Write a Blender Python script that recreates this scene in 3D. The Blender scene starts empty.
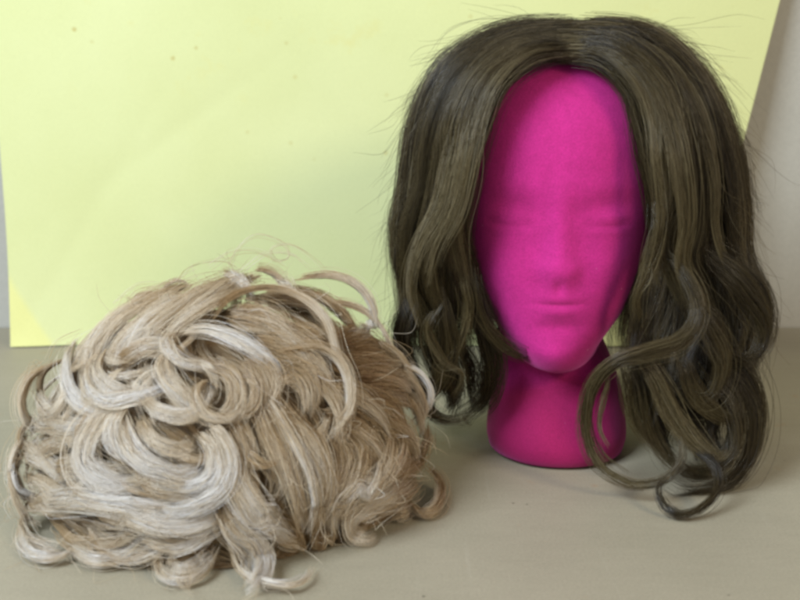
import bpy, math, random
import numpy as np

rng = np.random.default_rng(7)
random.seed(7)
scene = bpy.context.scene
COL = scene.collection
R = math.radians

# ---------------------------------------------------------------- camera
CAM = np.array([0.0, -0.74, 0.273]); PITCH = R(13.0); F = 1100.0
FW = np.array([0, math.cos(PITCH), -math.sin(PITCH)])
UP = np.array([0, math.sin(PITCH), math.cos(PITCH)])
RT = np.array([1.0, 0, 0])
cd = bpy.data.cameras.new('camera'); cam = bpy.data.objects.new('camera', cd); COL.objects.link(cam)
cam.location = CAM; cam.rotation_euler = (R(90) - PITCH, 0, 0)
cd.sensor_width = 36; cd.lens = F * 36 / 800; cd.clip_start = 0.01; cd.clip_end = 50
cd.dof.use_dof = True; cd.dof.focus_distance = 0.70; cd.dof.aperture_fstop = 9.0
scene.camera = cam

def ray(px, py):
    d = FW + RT * (px - 400) / F + UP * (300 - py) / F
    return d
def at(px, py, Y, zmin=0.004):
    """world point seen at (px,py) of the photo at world depth Y; what would sink below the table lies on it"""
    d = ray(px, py); k = (Y - CAM[1]) / d[1]; p = CAM + d * k
    if p[2] < zmin and d[2] < 0:
        k = (zmin - CAM[2]) / d[2]; p = CAM + d * k
    return p

# ---------------------------------------------------------------- helpers
def mesh_obj(name, verts, faces, mat, parent=None, smooth=True):
    me = bpy.data.meshes.new(name)
    me.from_pydata([tuple(v) for v in verts], [], faces); me.update()
    if smooth:
        me.polygons.foreach_set('use_smooth', [True] * len(me.polygons))
    me.materials.append(mat)
    o = bpy.data.objects.new(name, me); COL.objects.link(o)
    if parent: o.parent = parent
    return o

def tag(o, label=None, cat=None, kind=None, group=None):
    if label: o['label'] = label
    if cat: o['category'] = cat
    if kind: o['kind'] = kind
    if group: o['group'] = group
    return o

def empty(name, loc=(0, 0, 0)):
    e = bpy.data.objects.new(name, None); COL.objects.link(e)
    e.empty_display_size = 0.02
    e.location = loc
    return e

def catmull(P, n):
    """P (M,D) control points -> (n,D) smooth curve, even in arc length"""
    P = np.asarray(P, float); M = len(P)
    if M == 2:
        t = np.linspace(0, 1, n)[:, None]; return P[0] * (1 - t) + P[1] * t
    E = np.vstack([2 * P[0] - P[1], P, 2 * P[-1] - P[-2]])
    fine = []
    S = 14
    for i in range(M - 1):
        p0, p1, p2, p3 = E[i], E[i + 1], E[i + 2], E[i + 3]
        for s in range(S):
            t = s / S
            fine.append(0.5 * ((2 * p1) + (-p0 + p2) * t + (2 * p0 - 5 * p1 + 4 * p2 - p3) * t * t + (-p0 + 3 * p1 - 3 * p2 + p3) * t ** 3))
    fine.append(P[-1]); fine = np.array(fine)
    seg = np.linalg.norm(np.diff(fine, axis=0), axis=1); L = np.concatenate([[0], np.cumsum(seg)])
    q = np.linspace(0, L[-1], n)
    return np.stack([np.interp(q, L, fine[:, k]) for k in range(fine.shape[1])], 1)

def unit(v):
    return v / (np.linalg.norm(v, axis=-1, keepdims=True) + 1e-12)

def strands_mesh(name, paths, radius, tone, mat, parent, taper=0.35, grow=0.0):
    """paths (N,K,3): every hair a thin three-sided tube; tone (N,) natural colour variation from hair to hair, plus light and shade painted into the blond wig"""
    paths = np.asarray(paths, np.float64); N, K, _ = paths.shape
    T = np.gradient(paths, axis=1); T = unit(T)
    ref = np.zeros_like(T); ref[..., 0] = 0.31; ref[..., 1] = -0.83; ref[..., 2] = 0.46
    A = unit(np.cross(T, ref)); B = np.cross(T, A)
    t = np.linspace(0, 1, K)
    prof = np.where(t > 0.75, 1 - (t - 0.75) / 0.25 * (1 - taper), 1.0)
    r = np.broadcast_to(np.asarray(radius, float).reshape(-1, 1), (N, 1)) * prof[None]
    V = np.empty((N, K, 3, 3))
    for k in range(3):
        a = 2 * math.pi * k / 3
        V[:, :, k] = paths + (A * math.cos(a) + B * math.sin(a)) * r[..., None]
    V = V.reshape(-1, 3)
    base = (np.arange(N) * K * 3)[:, None, None] + (np.arange(K - 1) * 3)[None, :, None] + np.arange(3)[None, None, :]
    nxt = (np.arange(N) * K * 3)[:, None, None] + (np.arange(K - 1) * 3)[None, :, None] + ((np.arange(3) + 1) % 3)[None, None, :]
    Fc = np.stack([base, nxt, nxt + 3, base + 3], -1).reshape(-1, 4)
    me = bpy.data.meshes.new(name)
    me.vertices.add(len(V)); me.vertices.foreach_set('co', V.astype(np.float32).ravel())
    me.loops.add(Fc.size); me.loops.foreach_set('vertex_index', Fc.astype(np.int32).ravel())
    me.polygons.add(len(Fc))
    me.polygons.foreach_set('loop_start', (np.arange(len(Fc)) * 4).astype(np.int32))
    me.update(calc_edges=True)
    me.polygons.foreach_set('use_smooth', np.ones(len(Fc), bool))
    at_ = me.attributes.new('tone', 'FLOAT', 'POINT')
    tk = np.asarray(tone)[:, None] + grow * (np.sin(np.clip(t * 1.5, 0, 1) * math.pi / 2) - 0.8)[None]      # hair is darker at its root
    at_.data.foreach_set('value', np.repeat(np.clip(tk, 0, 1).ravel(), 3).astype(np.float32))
    me.materials.append(mat); me.update()
    o = bpy.data.objects.new(name, me); COL.objects.link(o)
    if parent: o.parent = parent
    return o

# ---------------------------------------------------------------- materials
def new_mat(name):
    m = bpy.data.materials.new(name); m.use_nodes = True
    nt = m.node_tree; nt.nodes.clear()
    out = nt.nodes.new('ShaderNodeOutputMaterial')
    b = nt.nodes.new('ShaderNodeBsdfPrincipled'); nt.links.new(b.outputs[0], out.inputs[0])
    return m, nt, b, out
def N(nt, t, **kw):
    n = nt.nodes.new(t)
    for k, v in kw.items(): setattr(n, k, v)
    return n
def noise(nt, scale, detail=4, rough=0.5, vec=None, dist=0):
    n = N(nt, 'ShaderNodeTexNoise'); n.inputs['Scale'].default_value = scale
    n.inputs['Detail'].default_value = detail; n.inputs['Roughness'].default_value = rough
    n.inputs['Distortion'].default_value = dist
    if vec is not None: nt.links.new(vec, n.inputs['Vector'])
    return n
def ramp(nt, src, stops, mode='LINEAR'):
    r = N(nt, 'ShaderNodeValToRGB'); r.color_ramp.interpolation = mode
    e = r.color_ramp.elements
    while len(e) < len(stops): e.new(0.5)
    for i, (p, c) in enumerate(stops):
        e[i].position = p; e[i].color = (c[0], c[1], c[2], 1) if not isinstance(c, (int, float)) else (c, c, c, 1)
    nt.links.new(src, r.inputs[0]); return r
def mix(nt, fac, a, b, blend='MIX'):
    m = N(nt, 'ShaderNodeMix', data_type='RGBA', blend_type=blend)
    for sock, v in ((m.inputs[0], fac), (m.inputs[6], a), (m.inputs[7], b)):
        if isinstance(v, bpy.types.NodeSocket): nt.links.new(v, sock)
        elif isinstance(v, (int, float)): sock.default_value = v
        else: sock.default_value = (*v, 1)
    return m.outputs[2]
def math_(nt, op, a, b=None, c=None):
    m = N(nt, 'ShaderNodeMath', operation=op)
    for i, v in enumerate((a, b, c)):
        if v is None: continue
        if isinstance(v, bpy.types.NodeSocket): nt.links.new(v, m.inputs[i])
        else: m.inputs[i].default_value = v
    return m.outputs[0]
def bump(nt, bsdf, h, strength, dist):
    b = N(nt, 'ShaderNodeBump'); b.inputs['Strength'].default_value = strength; b.inputs['Distance'].default_value = dist
    nt.links.new(h, b.inputs['Height']); nt.links.new(b.outputs[0], bsdf.inputs['Normal']); return b
def geo_pos(nt):
    return N(nt, 'ShaderNodeTexCoord').outputs['Object']

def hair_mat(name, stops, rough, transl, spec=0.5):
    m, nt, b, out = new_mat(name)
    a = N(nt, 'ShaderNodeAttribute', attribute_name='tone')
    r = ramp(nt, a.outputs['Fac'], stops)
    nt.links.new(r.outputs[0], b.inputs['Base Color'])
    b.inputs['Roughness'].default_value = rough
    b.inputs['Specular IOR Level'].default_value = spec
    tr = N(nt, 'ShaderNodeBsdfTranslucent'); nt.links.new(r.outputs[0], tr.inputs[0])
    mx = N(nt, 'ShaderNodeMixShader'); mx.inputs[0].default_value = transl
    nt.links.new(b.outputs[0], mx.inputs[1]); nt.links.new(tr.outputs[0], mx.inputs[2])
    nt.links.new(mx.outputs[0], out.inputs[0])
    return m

M_DARK = hair_mat('brown_hair', [(0, (0.020, 0.012, 0.004)), (0.45, (0.086, 0.060, 0.021)), (0.8, (0.22, 0.172, 0.085)), (1, (0.38, 0.32, 0.20))], 0.32, 0.38, 0.8)
M_BLOND = hair_mat('blond_hair', [(0, (0.28, 0.165, 0.07)), (0.35, (0.60, 0.43, 0.235)), (0.7, (0.85, 0.74, 0.565)), (1, (0.94, 0.91, 0.88))], 0.25, 0.38, 1.0)

def cap_mat(name, c):
    m, nt, b, out = new_mat(name)
    n = noise(nt, 300, 3); r = ramp(nt, n.outputs[0], [(0.3, tuple(x * 0.6 for x in c)), (0.7, c)])
    nt.links.new(r.outputs[0], b.inputs['Base Color']); b.inputs['Roughness'].default_value = 0.9
    bump(nt, b, n.outputs[0], 0.6, 0.001)
    return m
M_CAP_D = cap_mat('dark_net', (0.022, 0.014, 0.008))
M_CAP_B = cap_mat('tan_net', (0.34, 0.23, 0.12))

def head_mat():
    m, nt, b, out = new_mat('magenta_flock')
    p = geo_pos(nt)
    n1 = noise(nt, 22, 4, 0.55, p); n2 = noise(nt, 900, 2, 0.6, p); n3 = noise(nt, 140, 3, 0.6, p)
    c = ramp(nt, n1.outputs[0], [(0.3, (0.42, 0.016, 0.160)), (0.7, (0.50, 0.021, 0.205))])
    c2 = ramp(nt, n2.outputs[0], [(0.3, 0.82), (0.7, 1.08)])
    c3 = ramp(nt, n3.outputs[0], [(0.35, 0.94), (0.65, 1.03)])
    o = mix(nt, 1.0, c.outputs[0], c2.outputs[0], 'MULTIPLY'); o = mix(nt, 1.0, o, c3.outputs[0], 'MULTIPLY')
    # the odd pale fleck of lint caught in the flock
    v = N(nt, 'ShaderNodeTexVoronoi'); v.inputs['Scale'].default_value = 75; nt.links.new(p, v.inputs['Vector'])
    sp = ramp(nt, v.outputs['Distance'], [(0.0, 1.0), (0.055, 0.0)])
    n4 = noise(nt, 14, 1, 0.5, p); msk = ramp(nt, n4.outputs[0], [(0.52, 0.0), (0.6, 0.8)])
    o = mix(nt, math_(nt, 'MULTIPLY', sp.outputs[0], msk.outputs[0]), o, (0.85, 0.35, 0.55))
    # shade and warm bounce below the chin, painted as crimson on neck and foot
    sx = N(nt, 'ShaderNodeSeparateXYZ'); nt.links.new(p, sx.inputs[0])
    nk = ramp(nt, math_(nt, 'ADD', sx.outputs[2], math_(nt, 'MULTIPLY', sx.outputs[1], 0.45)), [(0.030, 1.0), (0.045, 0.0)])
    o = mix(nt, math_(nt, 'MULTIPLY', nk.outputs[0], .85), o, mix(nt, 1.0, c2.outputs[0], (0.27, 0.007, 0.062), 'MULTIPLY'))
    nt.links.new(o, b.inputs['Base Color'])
    b.inputs['Roughness'].default_value = 0.85; b.inputs['Specular IOR Level'].default_value = 0.2
    b.inputs['Sheen Weight'].default_value = 0.42; b.inputs['Sheen Roughness'].default_value = 0.45
    b.inputs['Sheen Tint'].default_value = (1.0, 0.28, 0.72, 1)
    bump(nt, b, math_(nt, 'ADD', n2.outputs[0], n3.outputs[0]), 0.25, 0.0008)
    return m
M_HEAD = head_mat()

def table_mat():
    m, nt, b, out = new_mat('worn_board')
    p = geo_pos(nt)
    mp = N(nt, 'ShaderNodeMapping'); nt.links.new(p, mp.inputs[0]); mp.inputs['Scale'].default_value = (1, 5, 1)
    n1 = noise(nt, 5, 5, 0.6, p); n2 = noise(nt, 30, 5, 0.65, mp.outputs[0]); n3 = noise(nt, 700, 3, 0.6, p)
    c = ramp(nt, n1.outputs[0], [(0.25, (0.268, 0.236, 0.165)), (0.5, (0.300, 0.264, 0.188)), (0.75, (0.335, 0.292, 0.210))])
    c2 = ramp(nt, n2.outputs[0], [(0.3, 0.96), (0.7, 1.03)]); c3 = ramp(nt, n3.outputs[0], [(0.3, 0.86), (0.7, 1.08)])
    o = mix(nt, 1, c.outputs[0], c2.outputs[0], 'MULTIPLY'); o = mix(nt, 1, o, c3.outputs[0], 'MULTIPLY')
    # faint rusty blotches
    n5 = noise(nt, 45, 2, 0.5, p); bl = ramp(nt, n5.outputs[0], [(0.70, 0.0), (0.80, 0.45)])
    o = mix(nt, bl.outputs[0], o, (0.33, 0.20, 0.10))
    # dark crumbs
    v = N(nt, 'ShaderNodeTexVoronoi'); v.inputs['Scale'].default_value = 42; nt.links.new(p, v.inputs['Vector'])
    sp = ramp(nt, v.outputs['Distance'], [(0.03, 1.0), (0.055, 0.0)])
    n4 = noise(nt, 17, 1, 0.5, p); msk = ramp(nt, n4.outputs[0], [(0.53, 0.0), (0.57, 1.0)])
    o = mix(nt, math_(nt, 'MULTIPLY', sp.outputs[0], msk.outputs[0]), o, (0.09, 0.075, 0.05))
    # fine pale scratches
    mp2 = N(nt, 'ShaderNodeMapping'); nt.links.new(p, mp2.inputs[0]); mp2.inputs['Rotation'].default_value = (0, 0, R(32)); mp2.inputs['Scale'].default_value = (240, 9, 1)
    n6 = noise(nt, 1.0, 2, 0.4, mp2.outputs[0]); s1 = ramp(nt, n6.outputs[0], [(0.66, 0.0), (0.80, 0.10)])
    o = mix(nt, s1.outputs[0], o, (0.50, 0.46, 0.38))
    nt.links.new(o, b.inputs['Base Color'])
    b.inputs['Roughness'].default_value = 0.55; b.inputs['Specular IOR Level'].default_value = 0.35
    h = math_(nt, 'ADD', n3.outputs[0], math_(nt, 'MULTIPLY', n2.outputs[0], 1.5))
    bump(nt, b, h, 0.15, 0.0006)
    return m
M_TABLE = table_mat()

def wall_mat():
    m, nt, b, out = new_mat('grey_wall')
    p = geo_pos(nt)
    n1 = noise(nt, 4, 4, 0.5, p); n2 = noise(nt, 260, 3, 0.6, p)
    c = ramp(nt, n1.outputs[0], [(0.3, (0.395, 0.370, 0.315)), (0.7, (0.44, 0.415, 0.355))])
    c2 = ramp(nt, n2.outputs[0], [(0.3, 0.94), (0.7, 1.03)])
    nt.links.new(mix(nt, 1, c.outputs[0], c2.outputs[0], 'MULTIPLY'), b.inputs['Base Color'])
    b.inputs['Roughness'].default_value = 0.8; bump(nt, b, n2.outputs[0], 0.2, 0.001)
    return m
M_WALL = wall_mat()

def paper_mat():
    m, nt, b, out = new_mat('yellow_green_paper')
    p = geo_pos(nt)
    n1 = noise(nt, 6, 4, 0.55, p); n2 = noise(nt, 500, 3, 0.6, p)
    c = ramp(nt, n1.outputs[0], [(0.3, (0.525, 0.54, 0.250)), (0.7, (0.565, 0.58, 0.290))])
    o = c.outputs[0]
    sx = N(nt, 'ShaderNodeSeparateXYZ'); nt.links.new(p, sx.inputs[0])
    # yellowed upper right part, and the yellowed lower left corner with a clear diagonal edge
    tr = math_(nt, 'ADD', math_(nt, 'MULTIPLY', sx.outputs[0], 1.0), math_(nt, 'MULTIPLY', sx.outputs[2], 1.6))
    tr2 = ramp(nt, math_(nt, 'ADD', tr, math_(nt, 'MULTIPLY', n1.outputs[0], 0.2)), [(0.42, 0.0), (0.72, 0.7)])
    o = mix(nt, tr2.outputs[0], o, (0.60, 0.61, 0.28))
    d = math_(nt, 'ADD', math_(nt, 'MULTIPLY', math_(nt, 'ADD', sx.outputs[0], 0.362), 1.45), sx.outputs[2])
    d = math_(nt, 'ADD', d, math_(nt, 'MULTIPLY', math_(nt, 'SUBTRACT', n1.outputs[0], 0.5), 0.02))
    cr = ramp(nt, d, [(0.056, 1.0), (0.064, 0.0)])
    o = mix(nt, math_(nt, 'MULTIPLY', cr.outputs[0], 0.85), o, (0.62, 0.60, 0.23))
    # brown foxing specks
    v = N(nt, 'ShaderNodeTexVoronoi'); v.inputs['Scale'].default_value = 38; nt.links.new(p, v.inputs['Vector'])
    n3 = noise(nt, 90, 3, 0.6, p)
    sp = ramp(nt, math_(nt, 'ADD', v.outputs['Distance'], math_(nt, 'MULTIPLY', n3.outputs[0], 0.10)), [(0.085, 1.0), (0.16, 0.0)])
    n4 = noise(nt, 9, 2, 0.5, p); msk = ramp(nt, n4.outputs[0], [(0.42, 0.0), (0.52, 1.0)])
    st = noise(nt, 26, 5, 0.7, p); sr = ramp(nt, st.outputs[0], [(0.60, 0.0), (0.75, 0.5)])
    up = ramp(nt, math_(nt, 'ADD', sx.outputs[2], math_(nt, 'MULTIPLY', sx.outputs[0], 0.25)), [(0.13, 0.0), (0.22, 1.0)])
    f = math_(nt, 'MULTIPLY', math_(nt, 'MULTIPLY', sp.outputs[0], msk.outputs[0]), up.outputs[0])
    o = mix(nt, f, o, (0.42, 0.35, 0.11))
    o = mix(nt, math_(nt, 'MULTIPLY', sr.outputs[0], up.outputs[0]), o, (0.56, 0.52, 0.20))
    c2 = ramp(nt, n2.outputs[0], [(0.3, 0.97), (0.7, 1.02)])
    o = mix(nt, 1, o, c2.outputs[0], 'MULTIPLY')
    nt.links.new(o, b.inputs['Base Color'])
    b.inputs['Roughness'].default_value = 0.65; b.inputs['Specular IOR Level'].default_value = 0.3
    bump(nt, b, math_(nt, 'ADD', n2.outputs[0], math_(nt, 'MULTIPLY', n1.outputs[0], 6)), 0.15, 0.0008)
    return m
M_PAPER = paper_mat()

# ---------------------------------------------------------------- setting
def slab(name, x0, x1, y0, y1, z0, z1, mat):
    v = [(x, y, z) for z in (z0, z1) for y in (y0, y1) for x in (x0, x1)]
    f = [(0, 2, 3, 1), (4, 5, 7, 6), (0, 1, 5, 4), (2, 6, 7, 3), (0, 4, 6, 2), (1, 3, 7, 5)]
    return mesh_obj(name, v, f, mat, smooth=False)
WALL_Y = 0.322
tag(slab('table', -1.3, 1.3, -0.75, WALL_Y - 0.002, -0.04, 0.0, M_TABLE), kind='structure')
tag(slab('wall', -1.6, 1.6, WALL_Y, WALL_Y + 0.1, -0.6, 1.1, M_WALL), kind='structure')

# sheet of paper: stands on the table, leans back on the wall, bellied and slightly warped
def build_paper():
    nx, nz = 90, 60; V = []; H = 0.40
    for j in range(nz + 1):
        v = j / nz; z = 0.0015 + v * H
        xl = -0.361 - 0.05 * z; xr = 0.266 + 0.30 * z - 0.14 * z * z
        for i in range(nx + 1):
            u = i / nx; x = xl + (xr - xl) * u
            y = 0.247 + 0.058 * (v ** 0.8)
            y += 0.006 * math.sin(u * 5.0 + 0.6) * (0.3 + v) + 0.003 * math.sin(u * 11 + v * 5)
            for cx, cz, k, am in ((-.20, .20, .7, .0009), (.02, .25, -1.1, .0008), (-.30, .10, 1.6, .0008), (.16, .28, .4, .0009)):   # faint creases
                y += am * math.exp(-abs((x - cx) * k - (z - cz)) / .010) * math.exp(-((x - cx) / .09) ** 2)
            y += 0.006 * max(0, (u - 0.75) / 0.25) ** 2          # right edge curls to the wall
            y -= 0.005 * math.exp(-((x + 0.36 + z * 0.7) / 0.045) ** 2) * (1 - v)   # lower left corner lifts forward
            V.append((x, min(y, WALL_Y - 0.003), z))
    n = len(V); V += [(a, b + 0.0004, c) for a, b, c in V]
    Fc = []
    W = nx + 1
    for j in range(nz):
        for i in range(nx):
            a = j * W + i
            Fc.append((a, a + 1, a + W + 1, a + W)); Fc.append((n + a, n + a + W, n + a + W + 1, n + a + 1))
    rim = [i for i in range(W)] + [j * W + nx for j in range(1, nz + 1)] + [nz * W + i for i in range(nx - 1, -1, -1)] + [j * W for j in range(nz - 1, 0, -1)]
    for a, b in zip(rim, rim[1:] + rim[:1]):
        q = len(V); V += [V[b], V[a], V[n + a], V[n + b]]; Fc.append((q, q + 1, q + 2, q + 3))
    o = mesh_obj('paper_sheet', V, Fc, M_PAPER)
    tag(o, 'large pale yellow-green sheet of paper leaning on the wall behind both wigs', 'paper')
build_paper()

# ---------------------------------------------------------------- mannequin head
HX = at(557, 240, -0.05)[0]
RINGS = np.array([
    # zf     zb     yf      yb     w      n
    (0.2745, 0.2745, 0.010, 0.012, 0.001, 2.0),
    (0.2725, 0.2725, -0.018, 0.040, 0.028, 2.0),
    (0.2660, 0.2660, -0.044, 0.066, 0.046, 2.1),
    (0.2500, 0.2500, -0.063, 0.086, 0.059, 2.15),
    (0.2250, 0.2250, -0.0765, 0.098, 0.0665, 2.2),
    (0.1980, 0.1980, -0.0815, 0.102, 0.0685, 2.25),
    (0.1720, 0.1740, -0.0815, 0.098, 0.0680, 2.25),
    (0.1480, 0.1540, -0.0800, 0.088, 0.0655, 2.2),
    (0.1230, 0.1380, -0.0800, 0.074, 0.0590, 2.15),
    (0.1000, 0.1260, -0.0800, 0.062, 0.0490, 2.0),
    (0.0830, 0.1160, -0.0780, 0.054, 0.0385, 1.9),
    (0.0710, 0.1060, -0.0700, 0.050, 0.0320, 1.85),
    (0.0690, 0.0960, -0.0570, 0.048, 0.0325, 1.9),
    (0.0720, 0.0860, -0.0440, 0.047, 0.0350, 2.0),
    (0.0620, 0.0720, -0.0440, 0.049, 0.0390, 2.0),
    (0.0480, 0.0550, -0.0500, 0.051, 0.0435, 2.0),
    (0.0310, 0.0340, -0.0560, 0.054, 0.0462, 2.05),
    (0.0150, 0.0160, -0.0610, 0.057, 0.0482, 2.1),
    (0.0055, 0.0055, -0.0600, 0.056, 0.0470, 2.1),
    (0.0006, 0.0006, -0.0520, 0.050, 0.0410, 2.1),
    (0.0006, 0.0006, -0.0010, 0.001, 0.0010, 2.1)])
def g(x, z, cx, cz, sx, sz): return math.exp(-((x - cx) / sx) ** 2 - ((z - cz) / sz) ** 2)
def face_disp(x, z):
    """forward relief of the face at local x, height z (metres)"""
    ax = abs(x); d = 0
    t = (0.176 - z) / (0.176 - 0.140)                       # nose ridge
    if -0.6 < t < 1.6:
        tt = min(max(t, 0), 1)
        hgt = (0.0024 + 0.0049 * tt ** 1.15)
        sx = 0.0072 + 0.0034 * tt
        fall = 1.0
        if t > 1: fall = math.exp(-((t - 1) / 0.38) ** 2)
        if t < 0: fall = math.exp(-(t / 0.45) ** 2)
        d += hgt * fall * math.exp(-(ax / sx) ** 2)
    d += 0.0013 * g(ax, z, 0.0088, 0.1405, 0.0050, 0.0055)   # wings of the nose
    d -= 0.0030 * g(ax, z, 0.0270, 0.1740, 0.0150, 0.0100)   # sockets
    d += 0.0032 * g(ax, z, 0.0285, 0.1695, 0.0125, 0.0070)   # closed lids
    d += 0.0008 * g(ax, z, 0.0260, 0.1890, 0.0200, 0.0065)   # brows
    lid = z - (0.1660 + 5.0 * (ax - 0.0285) ** 2)            # lid crease
    if 0.012 < ax < 0.047: d -= 0.0018 * math.exp(-(lid / 0.0020) ** 2) * math.sin(math.pi * (ax - 0.012) / 0.035)
    d += 0.0030 * g(ax, z, 0.0330, 0.1400, 0.0160, 0.0160)   # cheeks
    d += 0.0026 * g(ax, z, 0.0000, 0.1170, 0.0190, 0.0130)   # muzzle
    d += 0.0009 * g(ax, z, 0.0045, 0.1220, 0.0100, 0.0036)   # upper lip
    d += 0.0011 * g(ax, z, 0.0000, 0.1135, 0.0115, 0.0038)   # lower lip
    d -= 0.0006 * g(ax, z, 0.0000, 0.1180, 0.0130, 0.0022)   # mouth line
    d -= 0.0018 * g(ax, z, 0.0000, 0.1290, 0.0030, 0.0050)   # philtrum
    d -= 0.0012 * g(ax, z, 0.0000, 0.1030, 0.0150, 0.0045)   # hollow under the lip
    d += 0.0020 * g(ax, z, 0.0000, 0.0840, 0.0140, 0.0090)   # chin
    return d
def head_point(rg, a):
    zf, zb, yf, yb, w, n = rg
    s, c = math.sin(a), math.cos(a)
    x = w * math.copysign(abs(s) ** (2 / n), s)
    mid = (yf + yb) / 2 - (yb - yf) * 0.06; 
    hf, hb = mid - yf, yb - mid
    cc = math.copysign(abs(c) ** (2 / n), c)
    y = mid - (hf if c > 0 else hb) * cc
    z = zf + (zb - zf) * (y - yf) / max(1e-6, yb - yf)
    return x, y, z
def build_head():
    fine = catmull(RINGS, 230); NA = 256; V = []; Fc = []
    for rg in fine:
        rg = rg.copy(); rg[4] = max(rg[4], 0.0004)
        for i in range(NA):
            a = 2 * math.pi * i / NA
            x, y, z = head_point(rg, a)
            if z > 0.070 and y < -0.005:
                fr = max(0.0, math.cos(a)) ** 0.8
                y -= face_disp(x, z) * min(1, fr * 1.3)
            # shallow moulded ears
            if y > -0.03 and y < 0.03:
                e = math.exp(-((y - 0.004 - (z - 0.15) * 0.15) / 0.011) ** 2 - ((z - 0.150) / 0.026) ** 2)
                ei = math.exp(-((y - 0.001) / 0.006) ** 2 - ((z - 0.152) / 0.015) ** 2)
                x += math.copysign(0.009 * e - 0.006 * ei, x)
            ct, st = math.cos(R(4.5)), math.sin(R(4.5))
            x, y = x * ct + y * st, -x * st + y * ct
            sh = 0.004 + 0.006 * min(1, max(0, (0.085 - z) / 0.05))
            V.append((x + HX + sh, y, max(z, 0.0006)))
    NR = len(fine)
    for j in range(NR - 1):
        for i in range(NA):
            a = j * NA + i; b = j * NA + (i + 1) % NA
            Fc.append((a, a + NA, b + NA, b))
    Fc.append(tuple(range(NA))); Fc.append(tuple((NR - 1) * NA + i for i in range(NA - 1, -1, -1)))
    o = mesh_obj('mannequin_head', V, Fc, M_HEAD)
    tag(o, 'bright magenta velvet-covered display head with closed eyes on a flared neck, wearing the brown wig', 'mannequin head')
build_head()

# ---------------------------------------------------------------- lock generator
def lock_paths(center, normal, width, thick, n, frizz=0.0006, twist=0.5, ends=(0.7, 0.9), wander=0.0016, root=0.08, stray=0.14):
    """center (K,3), normal (K,3): strands gather in wisps, the wisps fill a flattened elliptic section and
    part from one another towards the tip, each ending at a length of its own"""
    K = len(center); t = np.linspace(0, 1, K)
    T = unit(np.gradient(center, axis=0)); S = unit(np.cross(T, normal)); Nn = unit(np.cross(S, T))
    prof = np.sin(np.pi * np.clip(t, 0.02, 0.98)) ** 0.6 * (1 - 0.4 * t)
    prof = prof * (1 - np.maximum(ends[0] * (1 - t) ** 3, ends[1] * t ** 3)) + ends[0] * (1 - t) ** 3 + ends[1] * t ** 3
    nc = max(3, int(n / 14)); cid = rng.integers(0, nc, n)
    # wisps
    cr = np.sqrt(rng.random(nc)); cth = rng.random(nc) * 2 * np.pi
    cu = cr * np.cos(cth); cv = cr * np.sin(cth)
    cph = rng.random((nc, 4)) * 6.28; cf = rng.uniform(0.5, 1.5, (nc, 2))
    tt = t[None]
    wu = np.sin(cf[:, :1] * 6.28 * tt + cph[:, :1]) * wander * (0.25 + 1.0 * tt) + np.sin(cph[:, 2:3]) * wander * 1.4 * tt ** 2
    wv = np.sin(cf[:, 1:] * 6.28 * tt + cph[:, 1:2]) * wander * 0.55 * (0.25 + 0.9 * tt)
    slide = rng.normal(0, 0.045, nc); ccut = 1 - rng.random(nc) ** 1.6 * 0.30
    # strands within a wisp
    r2 = np.sqrt(rng.random(n)); th2 = rng.random(n) * 2 * np.pi
    sub = np.minimum(0.55, 2.3 / math.sqrt(nc)) * (1 + 0.3 * rng.normal(size=n))
    op = 0.7 + 0.3 * np.sin(np.pi * tt) - 0.30 * tt ** 3
    tw = twist * (t - 0.5)
    U = (cu[cid][:, None] * prof[None] + (r2 * np.cos(th2) * sub)[:, None] * op * (0.5 + 0.5 * prof[None])) * width / 2 + wu[cid]
    V = (cv[cid][:, None] * prof[None] + (r2 * np.sin(th2) * sub)[:, None] * op) * thick / 2 + wv[cid]
    ca, sa = np.cos(tw * 0.7)[None], np.sin(tw * 0.7)[None]
    P = center[None] + S[None] * (U * ca - V * sa)[..., None] + Nn[None] * (U * sa + V * ca)[..., None]
    for k in range(2):                                       # slow waywardness of single hairs
        f = rng.uniform(0.5, 2.2, (n, 1)); ph = rng.random((n, 1)) * 6.28; am = rng.normal(0, frizz, (n, 1, 1)) * np.where(rng.random((n, 1, 1)) < .12, 3.0, 1.0)
        dirv = unit(rng.normal(size=(n, 1, 3)))
        P = P + dirv * am * np.sin(f * 6.28 * tt + ph)[..., None] * (0.3 + t[None, :, None])
    loose = rng.random(n) < stray                              # loose hairs that left their wisp
    sp = rng.normal(0, 1, (n, 2)) * loose[:, None]; hump = (0.35 + np.sin(np.pi * tt * rng.uniform(.6, 1.3, (n, 1)) + rng.random((n, 1)) * 1.2))
    P = P + S[None] * (sp[:, :1] * hump * (width * .22 + .0006))[..., None] + Nn[None] * (np.abs(sp[:, 1:]) * hump * (thick * .25 + .0008))[..., None]
    cut = ccut[cid] - rng.random(n) ** 2.5 * 0.15
    lo = root * (0.55 * rng.random(nc)[cid] + 0.45 * rng.random(n))
    idx = (lo[:, None] + (cut - lo)[:, None] * tt) * (K - 1); i0 = np.clip(idx.astype(int), 0, K - 2); fr = (idx - i0)[..., None]
    rows = np.arange(n)[:, None]
    P = P[rows, i0] * (1 - fr) + P[rows, i0 + 1] * fr
    P[..., 2] = np.maximum(P[..., 2], 0.0012)
    lock_paths.wisp = rng.normal(0, 1, nc)[cid]
    return P

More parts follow.
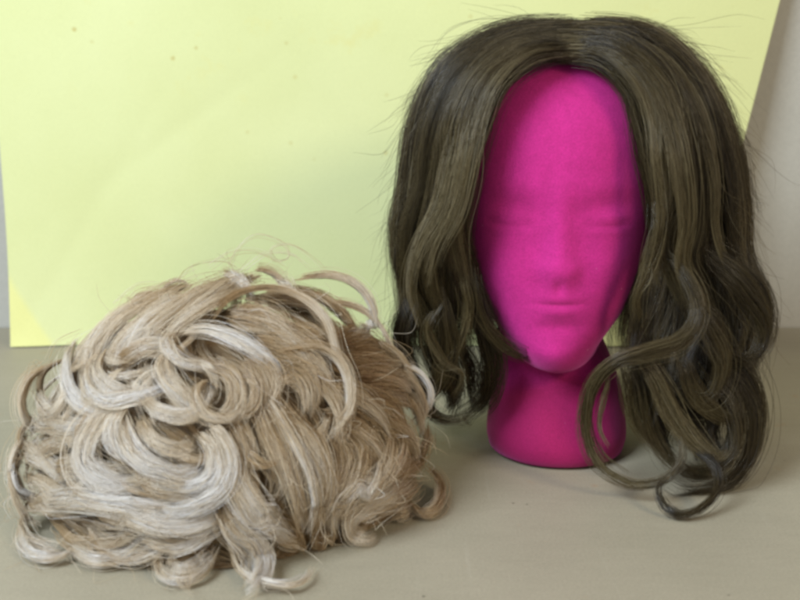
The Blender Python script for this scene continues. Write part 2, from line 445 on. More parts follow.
# ---------------------------------------------------------------- brown wig on the head
WIG = empty('brown_wig', (HX, 0.01, 0.0))
tag(WIG, 'long wavy brown wig on the magenta head, curls trailing onto the table', 'wig')
def par(o, root):                       # keep world coordinates under a moved root
    o.parent = root; o.matrix_parent_inverse.identity()
    o.location = (-root.location[0], -root.location[1], -root.location[2])
    return o
def build_cap():
    fine = catmull(RINGS[:10], 60); NA = 96; V = []; Fc = []; keep = {}
    for j, rg in enumerate(fine):
        for i in range(NA):
            a = 2 * math.pi * i / NA
            x, y, z = head_point(rg, a)
            c = np.array([0, 0.01, 0.18]); p = np.array([x, y, z]); d = p - c
            p = c + d * (1 + 0.004 / np.linalg.norm(d))
            V.append((p[0] + HX, p[1], p[2]))
    for j in range(len(fine) - 1):
        for i in range(NA):
            a = j * NA + i; b = j * NA + (i + 1) % NA
            c = [V[k] for k in (a, b)]
            y = c[0][1]; z = c[0][2]
            lim = -0.012 - max(0, z - 0.235) * 1.3
            if y > lim: Fc.append((a, a + NA, b + NA, b))
    return par(mesh_obj('wig_cap', V, Fc, M_CAP_D), WIG)
build_cap()

LEFT = [
 [(572,50,-.054),(540,48,-.062),(488,76,-.070),(458,134,-.075),(440,190,-.068),(436,240,-.060),(456,285,-.060),(485,325,-.058),(497,368,-.05)],
 [(572,45,-.045),(515,54,-.060),(476,90,-.070),(456,140,-.072),(445,195,-.070),(440,250,-.066),(442,300,-.060),(452,345,-.055),(468,392,-.045)],
 [(572,34,-.025),(500,42,-.036),(452,76,-.044),(430,130,-.045),(420,190,-.044),(413,250,-.040),(418,300,-.036),(424,350,-.032),(440,400,-.025)],
 [(573,28,0),(505,33,0),(446,64,0),(416,115,0),(404,185,0),(396,240,0),(406,300,0),(402,355,0),(426,408,0)],
 [(573,27,.035),(510,36,.045),(458,70,.055),(426,130,.06),(416,190,.06),(410,250,.06),(416,300,.06),(420,350,.055),(440,392,.045)],
 [(574,34,.07),(530,50,.09),(495,95,.105),(478,150,.11),(470,200,.11),(465,260,.105),(465,310,.10),(470,350,.09),(476,385,.08)],
 [(574,44,.095),(556,60,.105),(550,100,.12),(545,150,.122),(540,200,.118),(535,260,.11),(530,300,.10),(520,340,.09),(510,375,.08)]]
RIGHT = [
 [(572,50,-.054),(606,52,-.062),(646,86,-.070),(664,140,-.075),(676,190,-.068),(678,240,-.060),(655,290,-.064),(645,345,-.066),(640,400,-.075)],
 [(572,45,-.045),(622,54,-.060),(656,95,-.070),(673,150,-.074),(681,210,-.072),(686,270,-.074),(684,330,-.080),(670,390,-.088),(672,445,-.095)],
 [(572,34,-.025),(642,42,-.036),(690,86,-.042),(712,145,-.046),(722,210,-.046),(726,270,-.050),(726,330,-.058),(714,400,-.068),(708,470,-.085)],
 [(573,28,0),(648,34,0),(704,80,0),(731,140,0),(742,200,0),(742,250,0),(760,310,-.012),(745,380,-.03),(738,455,-.06)],
 [(573,27,.035),(650,38,.055),(697,85,.06),(722,150,.06),(730,210,.06),(734,260,.06),(748,310,.05),(738,365,.035),(728,410,.01)],
 [(574,34,.07),(600,50,.09),(640,95,.105),(655,150,.11),(662,200,.11),(666,260,.105),(666,310,.10),(660,350,.09),(655,385,.07)],
 [(574,44,.095),(574,60,.105),(580,100,.12),(582,150,.122),(584,200,.118),(588,260,.11),(592,300,.10),(600,340,.09),(612,375,.07)]]
def grid3(curves): return np.array([[at(*p) for p in c] for c in curves])
GL, GR = grid3(LEFT), grid3(RIGHT)
def sheet_curve(G, phi, K):
    """phi 0..6 across the control curves (smooth), returns (K,3)"""
    i = int(min(phi, len(G) - 1.001)); f = phi - i
    idx = [max(0, i - 1), i, min(len(G) - 1, i + 1), min(len(G) - 1, i + 2)]
    p0, p1, p2, p3 = (G[k] for k in idx)
    C = 0.5 * ((2 * p1) + (-p0 + p2) * f + (2 * p0 - 5 * p1 + 4 * p2 - p3) * f * f + (-p0 + 3 * p1 - 3 * p2 + p3) * f ** 3)
    return catmull(C, K)
AX = np.array([HX, 0.012])
def out_normal(C):
    n = np.zeros_like(C); n[:, 0] = C[:, 0] - AX[0]; n[:, 1] = C[:, 1] - AX[1]; n[:, 2] = 0.25 * (C[:, 2] - 0.17)
    n[C[:, 2] > 0.24, 2] += 0.05
    return unit(n)

KD = 30
def dark_base():
    t = np.linspace(0, 1, KD)
    allP, allT, allR = [], [], []
    for G, nl in ((GL, 230), (GR, 290)):
        for q in range(nl):
            phi = rng.random() ** 1.25 * 6
            lay = rng.random() ** 0.8
            C = sheet_curve(G, phi, KD); Nn = out_normal(C)
            C = C + np.array([[rng.normal(0, .008), rng.normal(0, .004), 0]]) * np.exp(-t * 14)[:, None]
            inward = 0.017 * (1 - lay) * np.clip(t * 3, 0.15, 1)
            C = C - Nn * inward[:, None] + Nn * 0.002 * lay
            side = unit(np.cross(unit(np.gradient(C, axis=0)), Nn))
            amp = rng.uniform(.006, .011) * np.clip((t - 0.48) / 0.52, 0, 1) ** 1.0
            ph = rng.uniform(0, 6.28); fq = rng.uniform(1.1, 1.9)
            w1 = np.sin(6.28 * fq * t * 1.2 + ph) * amp; w2 = np.cos(6.28 * fq * t * 1.2 + ph) * amp * 0.9
            if phi < 0.45: w1 = w1 * 0.2
            C = C + side * w1[:, None] + Nn * w2[:, None]
            n = int(rng.integers(46, 80))
            L = 1 - (rng.random() ** 2) * 0.22
            C = catmull(C[:max(8, int(KD * L))], KD)
            C[:, 2] = np.maximum(C[:, 2], 0.004)
            P = lock_paths(C, Nn, rng.uniform(.012, .024), rng.uniform(.004, .008), n, 0.0010, 1.0, (0.6, 0.7), 0.0022)
            allP.append(P)
            tone = rng.normal(0.34, 0.17) + rng.normal(0, 0.10, n) + lock_paths.wisp * .09
            allT.append(tone); allR.append(rng.uniform(0.00008, 0.00014, n))
    P = np.concatenate(allP); return par(strands_mesh('hair', P, np.concatenate(allR), np.concatenate(allT), M_DARK, None), WIG)
dark_base()

# single locks read from the photo: points (px, py, Y), width mm, thickness mm, tone, hairs
DL = [
 # smooth locks framing the forehead, left
 ([(571,48,-.062),(536,46,-.072),(488,74,-.080),(463,128,-.088),(446,180,-.082),(444,225,-.078),(450,275,-.072)], 10, 6, .42, 150),
 ([(566,44,-.060),(522,48,-.074),(480,76,-.082),(458,125,-.088),(458,175,-.088),(452,225,-.084),(460,270,-.078),(474,310,-.074)], 15, 6, .62, 170),
 ([(562,40,-.052),(505,52,-.068),(468,90,-.078),(448,140,-.082),(440,190,-.080),(428,240,-.078),(432,290,-.074),(450,330,-.070)], 14, 6, .50, 150),
 ([(556,36,-.042),(500,42,-.052),(455,78,-.060),(432,130,-.064),(424,185,-.064),(408,235,-.060),(410,280,-.056),(428,320,-.054),(420,360,-.050)], 13, 6, .40, 150),
 ([(570,44,-.058),(520,52,-.074),(486,78,-.084),(470,112,-.088),(452,165,-.092),(440,210,-.090),(420,250,-.086),(412,290,-.080),(424,330,-.076)], 6, 4, .85, 60),
 ([(571,46,-.062),(530,50,-.076),(498,74,-.086),(478,110,-.092),(466,160,-.098),(455,210,-.096),(438,250,-.090),(430,290,-.084)], 5, 3, .9, 50),
 # right of the parting
 ([(572,48,-.062),(604,52,-.072),(640,84,-.082),(659,132,-.088),(672,180,-.084),(675,222,-.080),(662,262,-.078),(652,300,-.076)], 10, 6, .62, 150),
 ([(574,44,-.060),(614,47,-.072),(656,82,-.082),(674,135,-.088),(676,190,-.086),(662,240,-.086),(676,285,-.086),(694,320,-.088)], 15, 7, .45, 170),
 ([(580,40,-.050),(630,46,-.062),(672,86,-.074),(694,140,-.080),(700,200,-.080),(694,250,-.078),(702,290,-.080),(722,325,-.080)], 15, 7, .36, 170),
 ([(584,34,-.035),(645,40,-.046),(694,84,-.056),(718,140,-.060),(730,195,-.060),(732,245,-.058),(748,285,-.056),(758,320,-.050)], 15, 7, .30, 170),
 ([(573,46,-.062),(608,52,-.076),(636,78,-.086),(652,115,-.092),(656,165,-.100),(660,215,-.098),(655,255,-.094),(664,285,-.092),(680,305,-.092)], 5, 3, .9, 50),
 ([(574,42,-.058),(625,52,-.074),(655,80,-.084),(672,115,-.090),(684,170,-.098),(688,225,-.096),(682,265,-.094),(700,300,-.094),(712,335,-.092),(705,370,-.09)], 6, 4, .75, 60),
 ([(576,36,-.045),(645,50,-.060),(684,84,-.070),(704,125,-.076),(716,180,-.080),(716,230,-.080),(728,275,-.080),(742,310,-.076)], 6, 4, .7, 55),
 ([(662,200,-.094),(656,240,-.096),(646,275,-.096),(636,300,-.094),(640,325,-.09)], 5, 4, .6, 60),
 # the big swinging lock that loops across the neck
 ([(672,250,-.094),(694,285,-.104),(697,318,-.108),(678,342,-.112),(645,352,-.114),(612,363,-.112),(592,388,-.106),(586,425,-.100),(598,458,-.104),(625,480,-.112)], 9, 5, .66, 150),
 ([(606,366,-.116),(590,395,-.110),(588,432,-.106),(602,464,-.110),(632,482,-.114),(662,479,-.116),(680,462,-.114),(680,438,-.108),(668,424,-.10)], 5, 3, .62, 46),
 ([(612,372,-.11),(602,400,-.106),(600,430,-.104),(612,455,-.104)], 3, 2, .9, 20),
 # right lower mass of ringlets
 ([(712,250,-.085),(742,285,-.084),(762,318,-.078),(760,345,-.078),(742,364,-.082),(722,354,-.086),(718,338,-.088)], 18, 9, .34, 170),
 ([(735,260,-.05),(758,290,-.05),(768,325,-.045),(758,355,-.045),(748,370,-.05)], 13, 8, .30, 130),
 ([(690,300,-.092),(712,330,-.094),(722,360,-.094),(712,392,-.094),(690,404,-.094),(672,392,-.094)], 16, 8, .48, 150),
 ([(725,345,-.084),(745,378,-.082),(755,412,-.084),(750,452,-.088),(728,482,-.094),(692,490,-.100),(666,476,-.104)], 17, 9, .30, 190),
 ([(715,370,-.09),(735,405,-.092),(735,445,-.096),(712,472,-.10),(684,470,-.106),(672,450,-.108)], 15, 8, .42, 160),
 ([(642,350,-.104),(658,382,-.106),(674,417,-.106),(694,442,-.106),(716,456,-.106),(730,445,-.102)], 12, 6, .72, 120),
 ([(625,365,-.10),(628,400,-.098),(636,425,-.098),(652,443,-.10),(670,448,-.10)], 8, 5, .62, 70),
 ([(640,360,-.098),(644,400,-.098),(655,435,-.10),(678,465,-.106),(700,470,-.108)], 12, 7, .36, 120),
 ([(690,440,-.105),(712,460,-.112),(718,482,-.12),(708,503,-.13),(684,515,-.138),(664,506,-.132),(658,487,-.122),(668,474,-.116)], 5, 3.5, .22, 60),
 ([(650,330,-.09),(640,365,-.086),(644,400,-.086),(660,440,-.09)], 16, 8, .25, 130),
 ([(680,350,-.098),(692,385,-.10),(710,410,-.10),(728,420,-.098),(742,405,-.094)], 10, 6, .55, 90),
 ([(748,380,-.06),(756,420,-.066),(748,455,-.074),(735,470,-.08)], 10, 6, .5, 90),
 # left lower
 ([(410,290,-.05),(400,338,-.05),(415,375,-.05),(428,400,-.046),(420,418,-.044)], 14, 7, .26, 140),
 ([(436,285,-.076),(450,335,-.074),(446,372,-.07),(428,402,-.062),(446,418,-.056),(474,412,-.05)], 12, 6, .40, 120),
 ([(455,265,-.08),(470,300,-.078),(462,340,-.074),(440,370,-.07),(432,395,-.064)], 9, 5, .72, 80),
 ([(440,300,-.078),(428,330,-.078),(444,362,-.076),(462,375,-.074),(455,400,-.066)], 6, 4, .8, 50),
 ([(468,262,-.076),(480,315,-.076),(500,345,-.074),(522,358,-.068),(545,362,-.05)], 5, 3, .45, 50),
 ([(472,290,-.07),(490,335,-.066),(496,370,-.06),(486,400,-.05),(462,418,-.044),(470,426,-.04)], 14, 7, .22, 140),
 ([(452,330,-.04),(470,365,-.036),(476,395,-.03),(484,412,-.03)], 14, 8, .18, 130),
 ([(470,285,.02),(484,330,.02),(492,365,.02),(486,395,.02),(470,412,.02)], 26, 12, .12, 230),
 ([(450,300,.0),(446,345,.0),(458,385,.0),(446,410,.0)], 24, 12, .16, 210),
 ([(500,320,.05),(498,350,.05),(488,380,.05),(476,398,.05)], 26, 12, .10, 200),
 ([(655,300,-.03),(650,345,-.03),(642,385,-.035),(650,425,-.045)], 26, 12, .12, 210),
 ([(690,330,-.05),(700,370,-.05),(690,420,-.06),(704,465,-.07)], 26, 12, .16, 230),
 ([(725,330,-.03),(722,380,-.035),(735,430,-.05),(718,470,-.07)], 24, 12, .18, 220),
 ([(660,350,-.06),(668,400,-.062),(660,440,-.075),(680,475,-.09)], 22, 10, .18, 190),
 ([(408,320,-.0),(405,360,-.0),(422,398,-.0),(438,414,-.0)], 24, 12, .16, 220),
 ([(684,380,-.085),(700,425,-.088),(716,455,-.094),(736,462,-.096)], 20, 8, .2, 180),
 ([(700,330,-.07),(716,380,-.075),(712,430,-.085),(694,462,-.095)], 22, 8, .2, 180),
 ([(430,330,-.03),(440,370,-.03),(452,398,-.03),(448,416,-.03)], 24, 9, .2, 190),
 ([(404,225,-.03),(398,265,-.03),(412,300,-.03),(408,335,-.03)], 9, 6, .3, 80),
]
def dark_locks():
    for pts, w, th, tone, n in DL:
        if w < 7 and pts[0][1] < 270: w *= 2.3; th *= .6; n *= 1.3
        C = catmull([at(*p) for p in pts], 34); Nn = out_normal(C); low = 0 if pts[0][1] < 62 else 1
        if low: C = C - Nn * (0.006 * np.clip(1 - np.linspace(0, 5, 34), 0, 1))[:, None]
        P = lock_paths(C, Nn, w * 1.15 / 1000, th / 1000, int(n * 1.5), 0.0008, 0.9, (0.3 if low < .5 else .25, 0.45), 0.0018 if w > 7 else 0.0012, 0.12 if low < .5 else 0.22)
        tn = tone * 0.88 - 0.07 + rng.normal(0, .05) + rng.normal(0, 0.09, len(P)) + lock_paths.wisp * .09
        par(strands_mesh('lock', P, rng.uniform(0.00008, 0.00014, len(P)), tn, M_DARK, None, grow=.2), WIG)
dark_locks()

def fly(paths_px, root, mat, rad, tone, jitter=0.0):
    Ps = []
    for pts in paths_px:
        C = catmull([at(*p) for p in pts], 30)
        Ps.append(C)
    P = np.array(Ps)
    if jitter:
        t = np.linspace(0, 1, 30)[None, :, None]
        P = P + rng.normal(0, jitter, (len(P), 1, 3)) * t
    P[..., 2] = np.maximum(P[..., 2], 0.0012)
    return par(strands_mesh('flyaway_hair', P, rad, np.full(len(P), tone) + rng.normal(0, .08, len(P)), mat, None), root)
def dark_fly():
    L = []
    base = [
     [(419,170,-.02),(398,188,-.02),(388,208,-.02),(392,232,-.02),(406,250,-.02)],
     [(422,176,-.02),(404,190,-.02),(393,212,-.02),(398,236,-.02)],
     [(700,80,-.01),(726,112,-.01),(745,140,-.01),(756,160,-.01)],
     [(690,64,-.01),(720,100,-.01),(742,132,-.01),(752,150,-.01)],
     [(722,120,.0),(738,150,.0),(748,185,.0),(762,205,.0)],
     [(740,200,0),(752,205,0),(764,206,0),(758,212,0)],
     [(738,190,0),(745,172,0),(755,168,0),(748,160,0)],
     [(736,240,0),(748,262,0),(752,290,0),(748,310,0)],
     [(430,90,0),(410,115,0),(400,150,0),(402,190,0)],
     [(445,60,0),(422,85,0),(412,120,0)],
     [(560,30,0),(500,16,0),(452,30,0),(425,60,0)],
     [(600,28,0),(560,16,0),(510,18,0),(470,34,0)],
     [(590,28,0),(640,18,0),(690,40,0),(720,80,0)],
     [(610,30,0),(650,26,0),(676,40,0)],
     [(470,40,0),(440,52,0),(424,72,0)],
     [(412,312,-.02),(396,320,-.02),(376,328,-.02)],
     [(755,400,-.05),(762,420,-.05),(758,440,-.05),(752,436,-.05)],
     [(740,380,-.03),(760,396,-.03),(764,425,-.03)]]
    for b in base:
        for k in range(3):
            L.append([(x + rng.normal(0, 1.6), y + rng.normal(0, 1.6), Y + rng.normal(0, .006)) for x, y, Y in b])
    # short broken hairs standing off the outline
    for G in (GL, GR):
        for q in range(700 if G is GR else 520):
            phi = rng.uniform(1.6, 4.0); C = sheet_curve(G, phi, 40); i = int(rng.integers(2, 30)); Nn = out_normal(C)
            ln = int(rng.integers(4, 9)); seg = C[i:i + ln]; s = np.linspace(0, 1, len(seg))[:, None] ** 1.4
            curl = rng.normal(0, .0025, 3) * np.sin(s * rng.uniform(3, 8))
            seg = seg + Nn[i:i + ln] * (0.001 + rng.exponential(.0065) * s) + rng.normal(0, .005, (1, 3)) * s + curl
            L.append(catmull(seg, 30))
    P = []
    for l in L:
        if isinstance(l, list): P.append(catmull([at(*p) for p in l], 30))
        else: P.append(l)
    P = np.array(P); P[..., 2] = np.maximum(P[..., 2], .0012)
    par(strands_mesh('flyaway_hair', P, rng.uniform(.00006, .00012, len(P)), rng.normal(.5, .15, len(P)), M_DARK, None), WIG)
dark_fly()

# ---------------------------------------------------------------- blond wig lying on the table
EC = np.array([-0.105, -0.100, 0.022]); ER = np.array([0.112, 0.098, 0.109])
EA = R(24); E_CA, E_SA = math.cos(EA), math.sin(EA)      # the heap lies askew, its left end nearer
def loc(v): return np.stack([v[..., 0] * E_CA + v[..., 1] * E_SA, -v[..., 0] * E_SA + v[..., 1] * E_CA, v[..., 2]], -1)
def wor(v): return np.stack([v[..., 0] * E_CA - v[..., 1] * E_SA, v[..., 0] * E_SA + v[..., 1] * E_CA, v[..., 2]], -1)
def enorm(p): return unit(wor(loc(p - EC) / ER ** 2))
BW = empty('blond_wig', (EC[0], EC[1], 0.0))
tag(BW, 'short curly ash blond wig heaped on the table in front of the paper sheet', 'wig')
def on_dome(px, py, lift=0.0):
    d = loc(ray(px, py)) / ER; o = loc(CAM - EC) / ER
    a = d @ d; b = o @ d; c = o @ o - 1
    D = b * b - a * c
    k = (-b - math.sqrt(D)) / a if D > 0 else -b / a
    p = CAM + ray(px, py) * k
    if p[2] < 0.004:
        k = (0.004 - CAM[2]) / ray(px, py)[2]; p = CAM + ray(px, py) * k
    n = enorm(p)
    if p[2] < 0.03: n = unit(n + np.array([0, 0, 0.6]))
    return p + n * lift, n
def build_bcap():
    V = []; Fc = []; NU, NV = 64, 28
    for j in range(NV + 1):
        th = math.pi * 0.5 * (1 - j / NV) + 0.0
        for i in range(NU):
            a = 2 * math.pi * i / NU
            w = 1 + 0.03 * math.sin(3 * a + 1) + 0.02 * math.sin(7 * a)
            p = EC * [1, 1, 0] + wor(np.array([math.cos(a) * math.sin(th) * ER[0] * .88 * w, math.sin(a) * math.sin(th) * ER[1] * .88 * w, 0.003 + math.cos(th) * 0.115]))
            V.append(p)
    for j in range(NV):
        for i in range(NU):
            a = j * NU + i; b = j * NU + (i + 1) % NU
            Fc.append((a, b, b + NU, a + NU))
    par(mesh_obj('wig_cap', V, Fc, M_CAP_B), BW)
build_bcap()

# traced locks: points in the crop (x*.6, 240+y*.6), width px, lift mm, tone, curl arch
BL = [
 ([(330,78),(250,115),(180,160),(142,208),(128,262)],38,4,.50),
 ([(300,100),(222,142),(172,190),(152,250)],30,7,.56),
 ([(360,88),(285,130),(215,180),(188,235)],38,6,.52),
 ([(405,72),(340,102),(272,150),(230,215)],38,6,.58),
 ([(440,66),(380,90),(320,130),(280,180)],36,5,.60),
 ([(150,165),(133,215),(145,270),(185,292),(235,274)],14,12,.85),
 ([(172,195),(165,245),(195,282),(255,264),(302,232)],14,13,.82),
 ([(190,190),(185,235),(215,262),(250,250)],10,12,.70),
 ([(98,213),(70,238),(58,280),(72,312),(112,314)],22,8,.66),
 ([(118,222),(134,258),(118,292),(86,292),(80,265)],14,11,.58),
 ([(62,318),(45,365),(48,420),(82,442)],24,8,.84),
 ([(130,200),(95,230),(95,280),(130,310),(170,300)],16,10,.55),
 ([(90,312),(140,322),(182,302),(212,268)],22,10,.76),
 ([(206,268),(172,325),(163,370),(198,402),(262,408)],24,13,.95),
 ([(222,270),(205,320),(215,350),(250,360)],14,13,.98),
 ([(210,290),(230,342),(262,374),(312,388),(346,368)],24,13,.92),
 ([(240,300),(262,330),(300,350),(330,340)],14,12,.72),
 ([(340,300),(372,338),(378,390),(348,424),(300,442),(252,434)],18,15,.96),
 ([(330,320),(356,350),(352,388),(318,408),(275,405)],12,13,.84),
 ([(130,370),(142,402),(182,422),(240,430),(302,446)],10,13,.90),
 ([(100,380),(140,378),(190,385),(230,392)],22,8,.72),
 ([(60,462),(98,436),(160,428),(222,440),(290,470),(335,492)],17,12,.88),
 ([(48,470),(58,510),(92,530),(140,512)],12,6,.82),
 ([(44,455),(60,500),(110,520)],12,5,.6),
 ([(52,470),(66,445),(110,452),(150,470)],14,8,.6),
 ([(110,500),(160,532),(210,528),(262,492)],16,6,.80),
 ([(150,480),(190,520),(236,530),(290,500)],10,7,.66),
 ([(100,470),(140,505),(200,505),(240,478)],14,6,.5),
 ([(200,450),(268,480),(330,482),(384,458)],20,14,.95),
 ([(160,445),(220,462),(280,490),(320,510)],14,9,.72),
 ([(238,500),(300,516),(352,492),(388,466)],14,9,.84),
 ([(268,515),(272,550),(308,562),(348,540),(362,500)],10,7,.80),
 ([(285,520),(300,545),(330,540),(350,515)],8,8,.92),
 ([(385,345),(388,395),(416,440),(452,478),(492,492)],26,14,1.0),
 ([(395,380),(412,430),(440,470),(470,490)],16,15,1.0),
 ([(374,425),(395,478),(430,510),(437,552),(410,592)],20,12,1.0),
 ([(362,440),(378,490),(410,525),(412,565)],12,9,.86),
 ([(380,500),(398,548),(440,570),(490,572),(522,545)],4,6,.85),
 ([(428,258),(448,310),(478,370),(498,430),(508,490)],26,10,.60),
 ([(440,262),(468,320),(500,385),(514,440),(512,492)],9,15,.95),
 ([(455,268),(490,330),(518,400),(524,488)],26,8,.52),
 ([(490,300),(520,350),(528,420),(516,488)],18,10,.62),
 ([(542,325),(556,370),(532,430),(528,488)],28,8,.48),
 ([(600,335),(582,388),(552,432),(543,482)],28,9,.58),
 ([(642,325),(622,380),(582,420),(552,466),(560,490)],24,12,.78),
 ([(618,360),(590,410),(560,440),(548,470)],10,15,.92),
 ([(692,395),(632,430),(592,450),(568,482),(598,496),(622,480)],28,10,.74),
 ([(660,410),(616,440),(590,462),(588,484)],12,14,.84),
 ([(702,300),(692,358),(652,390),(602,420)],30,6,.42),
 ([(700,380),(717,410),(712,448),(690,456),(680,440)],14,7,.55),
 ([(664,425),(662,456),(640,462)],12,7,.5),
 ([(560,200),(622,212),(672,242),(697,282),(690,312)],38,6,.46),
 ([(540,175),(600,175),(650,195),(685,235)],34,4,.40),
 ([(580,240),(642,250),(682,282),(702,332)],38,5,.44),
 ([(560,270),(620,290),(662,330),(682,380)],38,5,.44),
 ([(620,215),(665,232),(694,268),(688,306)],9,14,.9),
 ([(530,290),(580,310),(620,350),(640,400)],36,4,.36),
 ([(298,165),(352,170),(402,190),(442,215),(472,242)],14,13,.95),
 ([(345,155),(378,122),(430,110),(490,128),(532,170),(546,220),(572,262),(572,310),(540,342)],8,16,.50),
 ([(450,200),(512,198),(552,230),(562,290),(530,342)],8,15,.66),
 ([(480,80),(545,84),(588,108),(608,145),(592,166),(556,172)],16,12,.78),
 ([(465,88),(530,108),(575,140),(590,160)],34,4,.30),
 ([(430,100),(500,115),(550,150)],34,5,.45),
 ([(300,160),(286,190),(308,216),(352,214)],12,12,.78),
 ([(312,188),(280,220),(300,262),(342,290),(374,290)],18,11,.6),
 ([(240,260),(270,292),(312,302),(342,280),(346,240)],13,13,.86),
 ([(342,220),(382,240),(392,280),(368,312)],24,9,.5),
 ([(352,236),(330,262),(345,296),(380,300),(400,270)],9,12,.56),
 ([(400,205),(432,230),(442,262),(430,300)],26,8,.5),
 ([(390,230),(420,250),(415,285),(385,290)],9,12,.42),
 ([(470,150),(512,178),(562,190)],38,5,.44),
 ([(380,130),(440,148),(502,170)],38,6,.55),
 ([(420,170),(470,190),(520,220),(545,270)],34,6,.5),
 ([(460,210),(500,240),(520,290)],32,6,.48),
 ([(60,380),(98,352),(132,332)],20,7,.6),
 ([(200,210),(252,190),(302,192)],24,8,.66),
 ([(240,380),(300,402),(342,400)],20,10,.75),
 ([(62,298),(58,338),(98,372),(122,402)],18,9,.66),
 ([(58,400),(90,400),(120,420),(140,440)],14,9,.55),
 ([(420,60),(462,85),(486,110)],16,9,.75),
 ([(370,62),(390,85),(420,100)],14,10,.85),
 ([(232,122),(228,108),(250,98),(285,100)],8,3,.35),
 ([(440,470),(470,500),(500,505)],14,6,.5),
 ([(520,250),(570,262),(616,296),(650,345)],14,9,.72),
 ([(600,230),(652,252),(684,292),(694,345)],12,10,.78),
 ([(560,300),(596,330),(622,372),(628,420)],14,8,.62),
 ([(500,220),(540,262),(560,310),(556,360)],16,8,.55),
 ([(470,290),(505,340),(530,392),(534,450)],12,12,.78),
 ([(620,300),(660,326),(676,370),(668,410)],14,9,.60),
 ([(260,110),(200,150),(162,200),(150,240)],10,9,.80),
 ([(340,100),(270,140),(218,190),(200,230)],10,9,.78),
 ([(420,95),(360,120),(300,160),(262,205)],12,8,.74),
 ([(540,110),(590,130),(628,165),(655,205)],14,8,.56),
 ([(400,130),(450,160),(500,205),(530,250)],12,9,.60),
 ([(440,300),(462,350),(470,400),(462,440)],24,5,.5),
 ([(560,300),(590,345),(570,400)],26,3,.42),
 ([(480,330),(500,380),(500,430)],24,4,.48),
 ([(390,300),(410,350),(420,400)],20,6,.55),
 ([(50,350),(36,400),(44,450),(60,480)],18,5,.5),
 ([(660,330),(640,370),(606,402),(584,440)],12,12,.72),
]
def bpt(z): return z[0] * .6, 240 + z[1] * .6
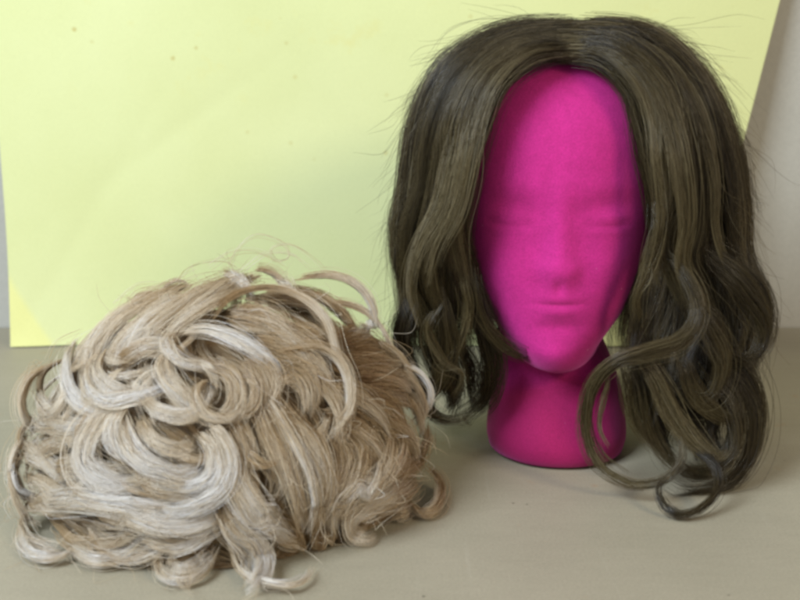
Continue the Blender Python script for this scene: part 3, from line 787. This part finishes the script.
def blond():
    dirs = []   # for the layer below: positions and directions of the traced locks
    for pts, w, lift, tone in BL:
        px = catmull([bpt(p) for p in pts], 9)
        K = 32; C = []; Nn = []
        pf = catmull(px, K)
        for i, (x, y) in enumerate(pf):
            t = i / (K - 1)
            h = 0.001 + lift * 0.0009 * (math.sin(math.pi * min(1, t * 0.9 + 0.1)) ** 0.8) * 0.9 - 0.003 * (t > .9) * (t - .9) * 10
            p, n = on_dome(x, y, h); C.append(p); Nn.append(n)
        C = catmull(C, K); Nn = np.array(Nn); C[:, 2] = np.maximum(C[:, 2], 0.003)
        for i in range(1, K - 1, 3): dirs.append((C[i], C[i + 1] - C[i - 1]))
        wm = w * 0.6 / 1620.0
        L = np.linalg.norm(np.diff(C, axis=0), axis=1).sum()
        n = int(30 + wm * 1000 * 12)
        P = lock_paths(C, Nn, wm * 1.45, min(wm * .35, .005) + .0012, int(n * 2.2), 0.0005, 0.9, (0.3, 0.3), 0.0009 + 0.14 * wm, 0.22, 0.12)
        tn = min(tone, .92) * 0.82 + .06 + .07 * (C[0][0] < -.10) + rng.normal(0, 0.065, len(P)) + lock_paths.wisp * .10  # left locks lightened: silver window highlight painted into the tone
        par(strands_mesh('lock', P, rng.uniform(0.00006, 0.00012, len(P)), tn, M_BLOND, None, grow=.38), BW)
    # layer below: dense hair combed along the nearest locks, all round the heap
    Q = np.array([d[0] for d in dirs]); D = unit(np.array([d[1] for d in dirs]))
    NB = 1150; K = 18; paths = []; tones = []
    for q in range(NB):
        th = math.acos(rng.uniform(0.0, 1)); a = rng.uniform(0, 6.283)
        p = EC + wor(ER * np.array([math.cos(a) * math.sin(th), math.sin(a) * math.sin(th), math.cos(th)]))
        if rng.random() < .35: p[2] = rng.uniform(.004, .05)
        pts = [p]; back = p[1] > EC[1] + .02
        bend = rng.uniform(-8, 8); step = rng.uniform(.0020, .0034); prev = None
        for k in range(K - 1):
            n = enorm(p)
            w = np.exp(-np.sum((Q - p) ** 2, 1) / (2 * .016 ** 2)) + 1e-9
            v = (D * w[:, None]).sum(0)
            if w.max() < .02: v = np.array([-n[1], n[0], 0]) * .3 + np.array([n[0], n[1], -1.0])
            v = v - n * (v @ n); v = unit(v)
            if prev is not None: v = unit(prev * .55 + v * .45 + np.cross(n, prev) * bend * step * 4)
            prev = v; p = p + v * step
            e = loc(p - EC) / ER
            if p[2] > EC[2]: p = EC + wor(ER * e / np.linalg.norm(e))
            else: p = EC + wor(np.array([e[0], e[1], 0]) / max(1e-6, math.hypot(e[0], e[1])) * ER) + np.array([0, 0, p[2] - EC[2]])
            p[2] = max(p[2], .003); pts.append(p)
        C = np.array(pts); Nn = enorm(C)
        lay = rng.random()
        arch = np.sin(np.linspace(0, np.pi, K))[:, None]
        C = C - Nn * (.002 + .009 * (1 - lay)) + Nn * (.001 + .002 * lay) * arch
        n = 40
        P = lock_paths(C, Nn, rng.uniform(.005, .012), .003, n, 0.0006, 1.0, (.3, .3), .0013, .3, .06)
        paths.append(P); tones.append(np.full(n, rng.normal(.27, .12) + .16 * (C[0][0] < -.12)) + rng.normal(0, .09, n) + lock_paths.wisp * .12)  # dark tone paints the shade between locks, lighter left paints the window light
    for q in range(300):
        i = int(rng.integers(len(Q)))
        if Q[i][2] < .045 or (Q[i][0] > -.10 and rng.random() < .7) or rng.random() < .4: continue
        p0 = Q[i] + rng.normal(0, .004, 3); n = enorm(p0); d = unit(D[i] + rng.normal(0, .2, 3)); d = unit(d - n * (d @ n)); sd = np.cross(n, d)
        ln = rng.uniform(.024, .052); turn = rng.uniform(.6, 2.6) * rng.choice([-1, 1]); u = np.linspace(0, 1, K); ang = turn * u ** 1.4
        st = ln / K; off = np.cumsum((d[None] * np.cos(ang)[:, None] + sd[None] * np.sin(ang)[:, None]) * st, 0)
        C = p0 + off; e = loc(C - EC) / ER; rr = np.linalg.norm(e, axis=1, keepdims=True)
        hi = C[:, 2] > EC[2]
        C = np.where(hi[:, None], EC + wor(e / rr * ER), C); Nn = enorm(C)
        C = C + Nn * (.001 + rng.uniform(.003, .010) * np.sin(np.pi * np.clip(u * .85 + .08, 0, 1)))[:, None]
        m = 46; P = lock_paths(C, Nn, rng.uniform(.0035, .0085), .0018, m, .0006, 1.0, (.2, .2), .0012, .3, .12)
        right = 1 if C[0][0] > -.09 else 0  # right curls darker: the side light is painted into the tone
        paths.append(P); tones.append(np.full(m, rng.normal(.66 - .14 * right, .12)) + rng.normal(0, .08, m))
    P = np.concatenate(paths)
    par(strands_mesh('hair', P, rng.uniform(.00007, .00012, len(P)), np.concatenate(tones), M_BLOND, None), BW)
    # stray hairs
    fl = [[(380,60),(400,25),(430,8),(468,22),(476,45),(455,48),(448,30),(480,22),(520,50),(542,78)],
          [(350,62),(385,38),(430,36),(470,60)], [(300,90),(320,60),(370,48),(400,60)], [(400,70),(440,40),(480,40),(510,62)],
          [(200,120),(235,92),(270,88)], [(95,215),(110,185),(150,165)], [(40,430),(28,445),(40,470)],
          [(380,505),(400,552),(446,574),(492,574),(524,545)], [(300,540),(305,570),(330,590)], [(420,560),(420,585),(400,600)],
          [(90,240),(70,215),(60,240),(50,280)], [(240,120),(280,95),(330,70)]]
    Ps = []
    for f in fl:
        for r in range(4):
            C = []
            j = rng.normal(0, 2.2, 2)
            for p in f:
                x, y = bpt(p); q, n = on_dome(x + j[0] + rng.normal(0, .7), y + j[1] + rng.normal(0, .7), .006); C.append(q)
            Ps.append(catmull(C, 40))
    for q in range(300):
        i = int(rng.integers(len(Q))); p = Q[i]; n = enorm(p); v = D[i] + rng.normal(0, .5, 3); ln = rng.uniform(.008, .022)
        C = [p + n * .003, p + unit(v) * ln * .5 + n * rng.uniform(.004, .011), p + unit(v + rng.normal(0, .6, 3)) * ln + n * rng.uniform(.001, .012)]
        Ps.append(catmull(C, 40))
    Ps = np.array(Ps); Ps[..., 2] = np.maximum(Ps[..., 2], .0012)
    par(strands_mesh('flyaway_hair', Ps, rng.uniform(.00007, .00013, len(Ps)), rng.normal(.6, .15, len(Ps)), M_BLOND, None), BW)
blond()

# ---------------------------------------------------------------- light
w = bpy.data.worlds.new('World'); scene.world = w; w.use_nodes = True
bg = w.node_tree.nodes['Background']; bg.inputs[0].default_value = (0.95, 0.95, 0.96, 1); bg.inputs[1].default_value = 0.40
def area(name, loc, target, size, power, color):
    l = bpy.data.lights.new(name, 'AREA'); l.shape = 'RECTANGLE'; l.size, l.size_y = size; l.energy = power; l.color = color
    o = bpy.data.objects.new(name, l); COL.objects.link(o); o.location = loc
    d = np.array(target) - np.array(loc)
    import mathutils
    o.rotation_euler = mathutils.Vector(d).to_track_quat('-Z', 'Y').to_euler()
    return o
area('window_light', (-1.05, -1.05, 1.25), (-0.05, 0.0, 0.10), (0.8, 0.8), 57, (0.76, 0.88, 1.0))
area('room_lamp', (1.05, -1.35, 1.0), (0.05, 0.1, 0.12), (0.35, 0.35), 14, (1.0, 0.86, 0.62))

scene.view_settings.view_transform = 'Standard'; scene.view_settings.look = 'None'
scene.view_settings.exposure = 0; scene.view_settings.gamma = 1
scene.render.engine = 'CYCLES'
scene.cycles.filter_width = 3.1
